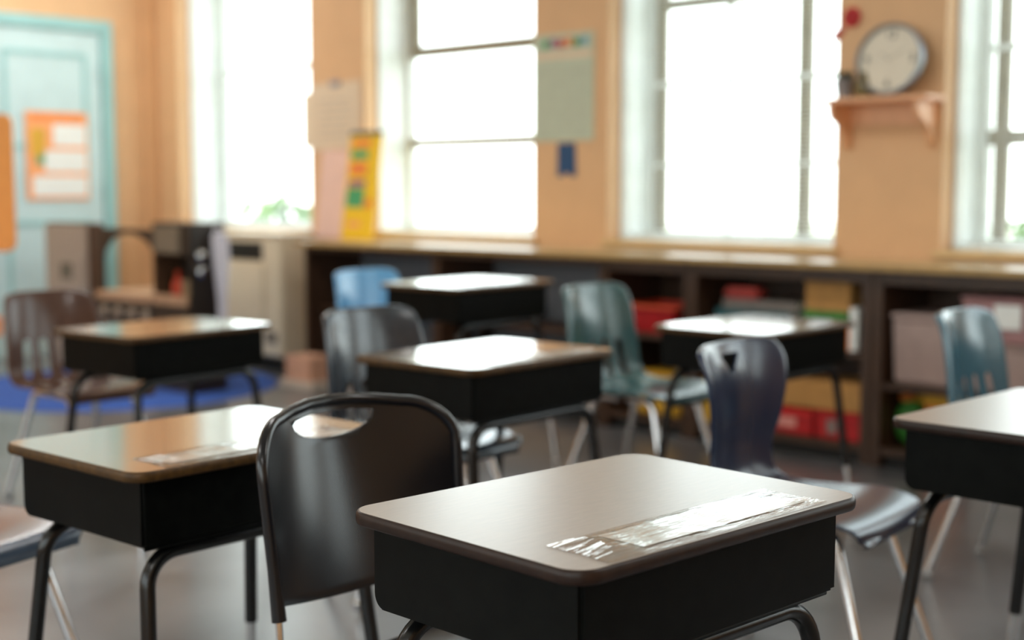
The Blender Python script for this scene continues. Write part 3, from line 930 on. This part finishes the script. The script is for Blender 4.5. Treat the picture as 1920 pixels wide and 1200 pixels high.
# rug
o = obj('round_rug', lathe([(0, 0.0005), (.94, 0.0005), (.95, .0015), (.94, .003), (0, .003)], 72), RUG, loc=(-7.215, 4.275, 0))
tag(o, 'round blue rug on the floor under the toy kitchen', 'rug')

# ------------------------------------------------------------------ school desks
def make_desk(label, x, y, rot, h, edge, top, group='school desks in rows'):
    r = empty('school_desk', label, 'desk', (x, y, 0), R(rot), group)
    L, W, T = .61, .457, .020
    # laminate top inside a rounded edge band
    obj('desk_top', prism(rrect(W - .010, L - .010, .036, 8), h - T + .002, h, 'Z'), top, r, auto=30)
    ring = []
    prof = [(0.0, -.0002), (.0035, -.001), (.0055, -.004), (.0062, -.010), (.0055, -.016), (.0035, -.019), (0.0, -.020), (-.014, -.020), (-.014, -.017)]
    bm = bmesh.new()
    rr = rrect(W - .0124, L - .0124, .035, 8)
    n = len(rr)
    rows = []
    for i, (a, b) in enumerate(rr):
        p, q = Vector(rr[i - 1]), Vector(rr[(i + 1) % n])
        t = (q - p).normalized()
        nr = Vector((t.y, -t.x))
        rows.append([bm.verts.new((a + nr.x * u, b + nr.y * u, h + z)) for u, z in prof])
    for i in range(n):
        A, B = rows[i], rows[(i + 1) % n]
        for k in range(len(prof) - 1):
            bm.faces.new((A[k], B[k], B[k + 1], A[k + 1]))
    obj('edge_band', bm, edge, r, auto=50)
    # sheet-metal book box, open on the pupil's side (-X)
    zt, zb, bx, by, rc = h - T - .001, h - .142, .200, .272, .022
    bm = bmesh.new()
    arc = [(-bx + rc - rc * math.sin(R(90 * k / 6)), zb + rc - rc * math.cos(R(90 * k / 6))) for k in range(7)]
    sides = []
    V = {}
    def v(px, py, pz):
        k = (round(px, 5), round(py, 5), round(pz, 5))
        if k not in V:
            V[k] = bm.verts.new(k)
        return V[k]
    for sy in (-by, by):
        bm.faces.new([v(bx, sy, zt), v(bx, sy, zb)] + [v(px, sy, pz) for px, pz in arc] + [v(-bx, sy, zt)])
    bm.faces.new((v(bx, -by, zb), v(bx, by, zb), v(-bx + rc, by, zb), v(-bx + rc, -by, zb)))
    bm.faces.new((v(bx, -by, zb), v(bx, by, zb), v(bx, by, zt), v(bx, -by, zt)))
    bmesh.ops.recalc_face_normals(bm, faces=bm.faces[:])
    es = [e for e in bm.edges if len(e.link_faces) == 2]
    bmesh.ops.bevel(bm, geom=es, offset=.006, segments=3, affect='EDGES')
    bk = obj('book_box', bm, BLACKM, r)
    with_mods(bk, solid=.003)
    # pencil lip under the front edge and rolled bottom flange
    obj('bottom_flange', tubebm([(bx - .012, -by + .01, zb - .0045), (bx - .012, by - .01, zb - .0045)], .004, 8), BLACKM, bk)
    # two inverted-U leg frames along the long axis, splayed
    for sx in (-1, 1):
        zz = zb - .0215
        xt = sx * .168
        def pt(yy, z):
            s = (zz - z)
            return (xt + sx * s * .115, yy + (1 if yy > 0 else -1) * s * .075, z)
        path = [pt(-.245, .20), pt(-.245, zz), pt(.245, zz), pt(.245, .20)]
        lf = obj('leg_frame', tubebm(fillet(path, .065, 8), .0143, 16), BLACKT, r)
        for sy in (-1, 1):
            p0, p1, p2, p3 = pt(sy * .245, .215), pt(sy * .245, .03), pt(sy * .245, .022), pt(sy * .245, .0)
            obj('leg_insert', tubebm([p0, p1, p2, p3], [.0112, .0112, .017, .015], 14), CHROME, lf)
    return r


DESKS = [
    ('dark brown edged school desk with the sharpest name sleeve, pulled up to the black chair', -1.207, 1.503, -3.5, .724, EDGE_D, WOODTOP),
    ('school desk with a golden brown edge, directly left of the black chair', -2.266, 1.531, 1.7, .686, EDGE_L, WOODTOP2),
    ('school desk with its glare-white top in front of the slate blue chair', -2.627, 2.716, 1.8, .718, EDGE_L, WOODTOP2),
    ('tallest school desk, beside the sky blue chair and close to the counter', -3.978, 4.000, 2.4, .789, EDGE_L, WOODTOP2),
    ('school desk beside the teal chair, before the bookcase with red boxes', -2.577, 3.998, 0.0, .710, EDGE_L, WOODTOP2),
    ('school desk beside the glossy brown chair, nearest the toy kitchen', -4.086, 2.617, 5.0, .698, EDGE_L, WOODTOP2),
    ('school desk cut by the right picture edge, next to the navy chair', -1.040, 2.750, -1.8, .720, EDGE_D, WOODTOP),
]
desk_objs = [make_desk(*d) for d in DESKS]


# clear vinyl name sleeves lying along the far edge of the tops
def sleeve(label, x, y, z, rot, seed, L=.462, W=.112, card=True, c0=.085):
    r = empty('name_sleeve', label, 'name plate', (x, y, z), R(rot), 'plastic name sleeves on the desks')
    rnd = random.Random(seed)
    def surf(u, v, top):
        # u along Y, v along X
        e = min(1, 9 * (0.5 - abs(u)), 1) * min(1, 5 * (0.5 - abs(v)))
        e = max(0.0, e)
        w = noise.noise(Vector((u * 7 + seed, v * 2.6, seed))) * .0028 + noise.noise(Vector((u * 17 + seed, v * 5, 3 + seed))) * .0010
        end = max(0, (abs(u) - .36)) * 5
        return .0012 + (e * (.0042 + w * (1 + end)) if top else 0)
    bm = bmesh.new()
    NU, NV = 64, 16
    g = {}
    for top in (0, 1):
        for i in range(NU + 1):
            for j in range(NV + 1):
                u, v = i / NU - .5, j / NV - .5
                g[top, i, j] = bm.verts.new((v * W, u * L + .004 * noise.noise(Vector((v * 3, seed, u))), .0003 + (surf(u, v, 1) if top else .0)))
    for top in (0, 1):
        for i in range(NU):
            for j in range(NV):
                q = (g[top, i, j], g[top, i + 1, j], g[top, i + 1, j + 1], g[top, i, j + 1])
                bm.faces.new(q if top else q[::-1])
    rim = [(i, 0) for i in range(NU)] + [(NU, j) for j in range(NV)] + [(i, NV) for i in range(NU, 0, -1)] + [(0, j) for j in range(NV, 0, -1)]
    for k in range(len(rim)):
        a, b = rim[k], rim[(k + 1) % len(rim)]
        bm.faces.new((g[0, a[0], a[1]], g[0, b[0], b[1]], g[1, b[0], b[1]], g[1, a[0], a[1]]))
    obj('vinyl_sleeve', bm, SLEEVE, r, auto=60)
    if card:
        cd = obj('name_card', span(-W / 2 + .014, W / 2 - .022, -L / 2 + c0, L / 2 - .012, .0006, .0014), CARDM, r, smooth=False)
        o = prism([(.008 * math.cos(2 * PI * k / 16), .016 * math.sin(2 * PI * k / 16)) for k in range(16)], .00145, .0017, 'Z')
        obj('grey_oval', o, SLOTGREY, cd, loc=(-W / 2 + .030, L / 2 - .035, 0))
    return r


def on_desk(i, lx, ly):
    _, x, y, rot, h, _, _ = DESKS[i]
    a = R(rot)
    return (x + lx * math.cos(a) - ly * math.sin(a), y + lx * math.sin(a) + ly * math.cos(a), h + .0003, rot)
for i, lab, ly in ((0, 'crinkled clear name sleeve on the sharp nearest desk', -.012), (1, 'crinkled name sleeve on the golden-edged desk left of the black chair', 0.0),
               (2, 'blurred name sleeve on the desk in front of the slate blue chair', .02), (3, 'blurred name sleeve on the tallest desk by the counter', .0)):
    x, y, z, rot = on_desk(i, .163, ly)
    sleeve(lab, x, y, z, rot + (.8 if i == 0 else 0), 3.1 + i * 5, c0=.085 if i == 0 else .02)


# ------------------------------------------------------------------ chairs
def shell_bm(prof, nv_per, widths, cup, nu=18, fl=0.0, crown=0.0, cz=.70):
    """prof: (x,z) from the seat's front lip to the top of the back; widths / cup: per profile point (half width, how far the edges curl)"""
    P = catmull([(p[0], p[1], 0) for p in prof], nv_per)
    Wd = catmull([(w, c, 0) for w, c in zip(widths, cup)], nv_per)
    bm = bmesh.new()
    rows = []
    for i, p in enumerate(P):
        a, b = P[max(i - 1, 0)], P[min(i + 1, len(P) - 1)]
        t = (b - a).normalized()
        nr = Vector((t.y, -t.x))                     # towards the sitter
        if nr.y < 0 and p.y < .47:
            nr = -nr
        if p.y > .5 and nr.x < 0:
            nr = -nr
        w, c = Wd[i].x, Wd[i].y
        row = []
        for k in range(nu + 1):
            u = (k / nu) * 2 - 1
            s = c * (abs(u) ** 2.2)
            dz = crown * (0.2 * u * u + 0.8 * abs(u) ** 5) * max(0.0, (p.y - cz) / (P[-1].y - cz)) ** 1.5 if p.y > cz else 0.0
            row.append(bm.verts.new((p.x + nr.x * s, u * w, p.y + nr.y * s - dz)))
        if fl:                                            # rolled edge, turned away from the sitter
            e0, e1 = row[0].co.copy(), row[-1].co.copy()
            back = Vector((nr.x, 0, nr.y)) * -fl * (0.35 + 0.65 * min(1, max(0, (p.y - .44) / .06)))
            row = [bm.verts.new(e0 + back + Vector((0, -.003, 0))), bm.verts.new(e0 + back * .25 + Vector((0, -.0028, 0)))] + row + \
                  [bm.verts.new(e1 + back * .25 + Vector((0, .0028, 0))), bm.verts.new(e1 + back + Vector((0, .003, 0)))]
        rows.append(row)
        last = nr
    if fl:
        top = rows[-1]
        back = Vector((last.x, 0, last.y)) * -fl
        m_ = len(top)
        def inset(k):
            return back * (0.15 if k in (0, m_ - 1) else (.6 if k in (1, m_ - 2) else 1.0))
        rows.append([bm.verts.new(v.co + back * .25 + Vector((0, 0, .003))) for v in top])
        rows.append([bm.verts.new(v.co + inset(k) + Vector((0, 0, .0035))) for k, v in enumerate(top)])
    for A, B in zip(rows, rows[1:]):
        for k in range(len(A) - 1):
            bm.faces.new((A[k], A[k + 1], B[k + 1], B[k]))
    return bm


def capsule_cutter(y, z0, z1, w, tilt=0.0, x0=-.55, x1=-.10):
    poly = []
    for k in range(9):
        a = PI * k / 8
        poly.append((w / 2 * math.cos(a), z1 + w / 2 * math.sin(a)))
    for k in range(9):
        a = PI + PI * k / 8
        poly.append((w / 2 * math.cos(a), z0 + w / 2 * math.sin(a)))
    poly = [(y + a + tilt * (z1 - b), b) for a, b in poly]
    return obj('cutter', prism(poly, x0, x1, 'X'), None)


def chair_leg(pts, r=.0125, rad=.05):
    pts = fillet(pts, rad, 7)
    n = len(pts)
    return tubebm(pts, r, 14)


def glide(at):
    return lathe([(0, 0), (.015, 0), (.018, .006), (.018, .016), (.013, .024), (0, .024)], 16)


def add_legs(r, zt, splay_f, splay_b, wt, wb, xh=.02):
    """four chrome tube legs: each runs from under the seat out to its glide"""
    for sy in (-1, 1):
        for sx, xf in ((1, splay_f), (-1, -splay_b)):
            top = [(xh * sx, sy * wt, zt), (sx * .13, sy * wt, zt), (xf, sy * wb, .022)]
            lg = obj('leg', chair_leg(top), CHROME, r)
            obj('glide', glide(None), RUBBER, lg, loc=(xf, sy * wb, 0))
    for sx in (-1, 1):
        obj('cross_bar', tubebm([(sx * .085, -wt, zt), (sx * .085, wt, zt)], .009, 10), CHROME, r)


def make_shell_chair(label, m, h=.81, wscale=1.0):
    r = empty('school_chair', label, 'chair', group='plastic shell school chairs')
    k = h - .81
    prof = [(.222, .405), (.222, .425), (.200, .441), (.12, .444), (.0, .436), (-.10, .430), (-.165, .440), (-.200, .475), (-.216, .53), (-.230, .61 + k * .5), (-.246, .70 + k), (-.262, .765 + k), (-.271, .797 + k), (-.275, .809 + k)]
    wid = [.150, .165, .190, .205, .208, .206, .202, .198, .195, .191, .186, .178, .168, .150]
    cup = [.0, .002, .006, .012, .016, .020, .024, .030, .036, .040, .042, .040, .032, .022]
    wid = [w * wscale for w in wid]
    o = obj('seat_shell', shell_bm(prof, 4, wid, cup, 22, .020, .014, .70), m, r)
    cut = [capsule_cutter(y, .475, .585, .034, t) for y, t in ((-.108, -.10), (-.036, -.03), (.036, .03), (.108, .10))]
    with_mods(o, cut, solid=.006, subd=1)
    add_legs(r, .415, .245, .255, .125, .185)
    return r


def make_scoop_chair(label, m):
    r = empty('scoop_chair', label, 'chair', group='plastic shell school chairs')
    prof = [(.215, .385), (.213, .408), (.190, .430), (.11, .440), (.0, .430), (-.10, .424), (-.162, .436), (-.190, .475), (-.200, .54), (-.198, .61), (-.199, .68), (-.206, .735), (-.217, .772), (-.226, .796)]
    wid = [.155, .175, .198, .206, .200, .186, .168, .148, .150, .170, .188, .197, .197, .188]
    cup = [-.010, -.006, .0, .006, .010, .016, .022, .028, .034, .044, .050, .052, .050, .046]
    o = obj('seat_shell', shell_bm(prof, 5, wid, cup, 24, .012, .024, .66), m, r)
    tri = [(-.040, .772), (.040, .772), (.043, .767), (.006, .722), (-.006, .722), (-.043, .767)]
    cut = [obj('cutter', prism(tri, -.5, -.1, 'X'), None)]
    with_mods(o, cut, solid=.006, subd=1)
    add_legs(r, .405, .255, .255, .135, .20)
    return r


def make_stack_chair(label):
    r = empty('stacking_chair', label, 'chair')
    # back panel: bent sheet with a handle opening, inside a moulded rim
    z0, z1, hw, depth = .488, .792, .232, .068
    def lean(z):
        return -.205 - (z - .48) * .115
    def bend(y, z):
        u = y / hw
        return lean(z) + (.038 + .057 * (z - .48) / .31) * (u * u - 1)
    bm = bmesh.new()
    NU, NV = 36, 18
    rows = []
    for j in range(NV + 1):
        t = j / NV
        row = []
        for i in range(NU + 1):
            u = (i / NU) * 2 - 1
            # outline: rounded upper corners, slightly bellied lower edge
            w = hw * (0.955 + .045 * t)
            c = .085
            ztop = z1 - max(0, (abs(u) * w - (w - c))) ** 2 / c * .92
            ztop -= .012 * u * u
            zb = z0 - .022 * (1 - u * u)
            z = zb + (ztop - zb) * t
            row.append(bm.verts.new((bend(u * w, z), u * w, z)))
        rows.append(row)
    for A, B in zip(rows, rows[1:]):
        for k in range(NU):
            bm.faces.new((A[k], A[k + 1], B[k + 1], B[k]))
    o = obj('backrest', bm, BLACKP, r)
    hole = []
    for k in range(13):
        a = PI + PI * k / 12
        hole.append((-.006 + .096 * math.cos(a), .762 + .033 * math.sin(a)))
    hole += [(.092, .768), (.05, .773), (-.05, .773), (-.092, .768)]
    with_mods(o, [obj('cutter', prism(hole, -.6, 0.0, 'X'), None)], solid=.006, subd=0, bev=.0015)
    # rim: a soft tube round the sides and the top
    pts = []
    w_ = hw
    side = [(-w_ * .955, .465), (-w_ * .96, .55), (-w_ * .975, .64), (-w_ * .985, .69)]
    arc = [(-w_ + .002 + .088 * (1 - math.cos(R(90 * k / 8))),   .702 + .077 * math.sin(R(90 * k / 8))) for k in range(1, 9)]
    topc = [(-.10, .7855), (-.05, .7905), (0, .792)]
    half = side + arc + topc
    full = half + [(-y, z) for y, z in half[-2::-1]]
    path = [(bend(y, z) + .001, y, z) for y, z in full]
    rr = [.0105] * len(path)
    rr[0] = rr[-1] = .0125
    obj('back_rim', tubebm(path, rr, 14), BLACKP, r)
    # seat
    prof = [(.205, .350), (.205, .365), (.18, .380), (.12, .385), (.0, .377), (-.09, .372), (-.15, .376), (-.175, .384)]
    wid = [.17, .19, .215, .225, .222, .21, .20, .185]
    cup = [0, 0, .004, .008, .012, .012, .01, .008]
    so = obj('seat', shell_bm(prof, 4, wid, cup, 18), BLACKP, r)
    with_mods(so, solid=.012, subd=1)
    # chrome rod frame: front leg, seat rail, rear leg up into the back
    for sy in (-1, 1):
        yb = .2215
        xb = bend(yb, .475)
        lg = obj('leg', tubebm(fillet([(.15, sy * .19, .012), (.17, sy * .20, .350), (-.10, sy * .205, .350)], .03), .0065, 12), CHROME, r)
        obj('glide', glide(None), RUBBER, lg, loc=(.15, sy * .19, 0))
        lg = obj('leg', tubebm(fillet([(xb, sy * yb, .49), (xb + .012, sy * (yb + .006), .415), (-.255, sy * .245, .012)], .05), .0062, 12), CHROME, r)
        obj('glide', glide(None), RUBBER, lg, loc=(-.255, sy * .245, 0))
    obj('cross_bar', tubebm([(.10, -.203, .350), (.10, .203, .350)], .006, 10), CHROME, r)
    obj('cross_bar', tubebm([(-.08, -.205, .350), (-.08, .205, .350)], .006, 10), CHROME, r)
    return r


def put(o, x, y, rz):
    o.location = (x, y, 0)
    o.rotation_euler = (0, 0, R(rz))
    return o

put(make_stack_chair('black stacking chair with an oval handle hole, at the sharp nearest desk'), -1.565, 1.56, 2)
put(make_scoop_chair('navy chair with a triangular hole in its back, at the desk on the right edge', NAVY), -1.655, 2.80, 6)
c = make_shell_chair('teal shell chair with slotted back, before the bookcase with the red bin', TEALP)
put(c, -3.04, 3.98, 0)
put(make_shell_chair('slate blue shell chair behind the glare-white desk in the middle', SLATEP), -2.885, 2.72, 0)
put(make_shell_chair('sky blue shell chair beside the tallest desk near the counter', SKYP), -4.40, 4.02, 0)
put(make_shell_chair('glossy brown shell chair beside the desk nearest the toy kitchen', BROWNP, .78), -4.63, 2.61, 0)
put(make_shell_chair('denim blue chair tucked under the golden-edged desk, only its seat showing', BLUEP), -2.83, 1.26, 16)
put(make_shell_chair('steel blue shell chair standing behind the desk on the right edge', STEELP, .80), -1.58, 4.0, 0)

# ------------------------------------------------------------------ outside
struct('ground', span(-40, 40, YG + .07, 60, -0.6, -0.5), GRASS)
def shrub(label, x, y, z, s, seed):
    r = empty('shrub', label, 'shrub', (x, y, -.5), group='shrubs outside the windows')
    bm = bmesh.new()
    rnd = random.Random(seed)
    for k in range(700):
        d = Vector((rnd.gauss(0, 1), rnd.gauss(0, 1), rnd.gauss(0, 1))).normalized() * (rnd.random() ** .4)
        p = Vector((d.x * s, d.y * s, d.z * s * .9 + z + .5))
        a = Vector((rnd.gauss(0, 1), rnd.gauss(0, 1), rnd.gauss(0, 1))).normalized() * .07
        b = a.orthogonal().normalized() * .035
        bm.faces.new([bm.verts.new(q) for q in (p - a, p + b, p + a, p - b)])
    f = obj('foliage', bm, LEAF, r, smooth=False)
    f['kind'] = 'stuff'
    obj('stem', tubebm([(0, 0, 0), (.02, .01, (z + .5) * .6), (0, 0, z + .5)], [.05, .04, .02], 8), BARK, r)
shrub('leafy green shrub outside the window right of the clock', -3.2, 8.6, .55, .62, 1)
shrub('pale green shrub outside the window above the heater', -11.3, 8.6, .6, .6, 2)
shrub('low green shrub outside the window left of the clock', -6.3, 8.4, .3, .5, 3)

# ------------------------------------------------------------------ light
LAMP_W = 24
wd = bpy.data.worlds.new('sky')
SC.world = wd
wd.use_nodes = True
nt = wd.node_tree
bg = nt.nodes['Background']
tc = nt.nodes.new('ShaderNodeTexCoord')
sx = nt.nodes.new('ShaderNodeSeparateXYZ')
rp = nt.nodes.new('ShaderNodeValToRGB')
rp.color_ramp.elements[0].position = 0.48
rp.color_ramp.elements[0].color = (0.84, 0.88, 0.86, 1)
rp.color_ramp.elements[1].position = 0.85
rp.color_ramp.elements[1].color = (0.80, 0.92, 1.04, 1)
mr = nt.nodes.new('ShaderNodeMapRange')
mr.inputs['From Min'].default_value = -1
nt.links.new(tc.outputs['Generated'], sx.inputs[0])
nt.links.new(sx.outputs['Z'], mr.inputs['Value'])
nt.links.new(mr.outputs['Result'], rp.inputs['Fac'])
nt.links.new(rp.outputs['Color'], bg.inputs['Color'])
bg.inputs['Strength'].default_value = 6.2

for i, (a, b) in enumerate(WINS):
    l = bpy.data.lights.new('window_daylight', 'AREA')
    l.shape = 'RECTANGLE'
    l.size, l.size_y = b - a, HEADZ - SILLZ
    l.cycles.is_portal = True
    o = bpy.data.objects.new('window_daylight', l)
    COL.objects.link(o)
    o.location = ((a + b) / 2, YG + .05, (HEADZ + SILLZ) / 2)
    o.rotation_euler = (R(-90), 0, 0)

for i, (a, b) in enumerate(FILL_WINS):  # portals for the added fill windows
    l = bpy.data.lights.new('window_daylight', 'AREA')
    l.shape = 'RECTANGLE'
    l.size, l.size_y = b - a, 1.85
    l.cycles.is_portal = True
    o = bpy.data.objects.new('window_daylight', l)
    COL.objects.link(o)
    o.location = ((a + b) / 2, YF - .12, 1.875)
    o.rotation_euler = (R(90), 0, 0)

# unseen fill lamps added under the ceiling to lift the room light
for ix, x in enumerate((-7.2, -3.5, 0.2)):
    for iy, y in enumerate((-0.6, 3.2)):
        f = empty('fill_lamp', 'long white fill lamp added out of view above the desks', 'fill lamp', (x, y, ZC), group='added ceiling fill lamps')
        obj('housing', span(-.75, .75, -.16, .16, -.075, -.001, .01), WHITE, f)
        l = bpy.data.lights.new('lamp', 'AREA')
        l.shape = 'RECTANGLE'
        l.size, l.size_y = 1.44, .28
        l.energy = LAMP_W
        l.color = (1.0, 0.98, 0.95)
        o = bpy.data.objects.new('lamp', l)
        COL.objects.link(o)
        o.parent = f
        o.location = (0, 0, -.08)

f = empty('fill_lamp', 'white fill lamp added out of view, lengthwise before the teal door', 'fill lamp', (-7.95, 4.2, ZC), R(90), group='added ceiling fill lamps')  # unseen extra lamp, added to brighten the left wall and door
obj('housing', span(-.75, .75, -.16, .16, -.075, -.001, .01), WHITE, f)
l = bpy.data.lights.new('lamp', 'AREA')
l.shape = 'RECTANGLE'
l.size, l.size_y = 1.44, .28
l.energy = 30
l.color = (1.0, 0.98, 0.95)
o = bpy.data.objects.new('lamp', l)
COL.objects.link(o)
o.parent = f
o.location = (0, 0, -.08)

# ------------------------------------------------------------------ camera
cam = bpy.data.cameras.new('camera')
co = bpy.data.objects.new('camera', cam)
COL.objects.link(co)
co.location = (0, 0, 1.17)
co.rotation_euler = (R(90 - 5.48), 0, R(43))
cam.sensor_width = 36
cam.lens = 2557 / 1920 * 36
cam.clip_start = .05
cam.dof.use_dof = True
cam.dof.focus_distance = 1.92
cam.dof.aperture_fstop = 2.1
SC.camera = co

SC.view_settings.view_transform = 'Standard'
SC.view_settings.look = 'None'
SC.view_settings.gamma = 1
SC.view_settings.exposure = 0.0
SC.view_settings.use_curve_mapping = False
SC.cycles.use_denoising = True
SC.cycles.max_bounces = 12
SC.cycles.diffuse_bounces = 5
SC.cycles.transparent_max_bounces = 16
SC.cycles.sample_clamp_indirect = 8
SC.cycles.caustics_reflective = False
SC.cycles.caustics_refractive = False
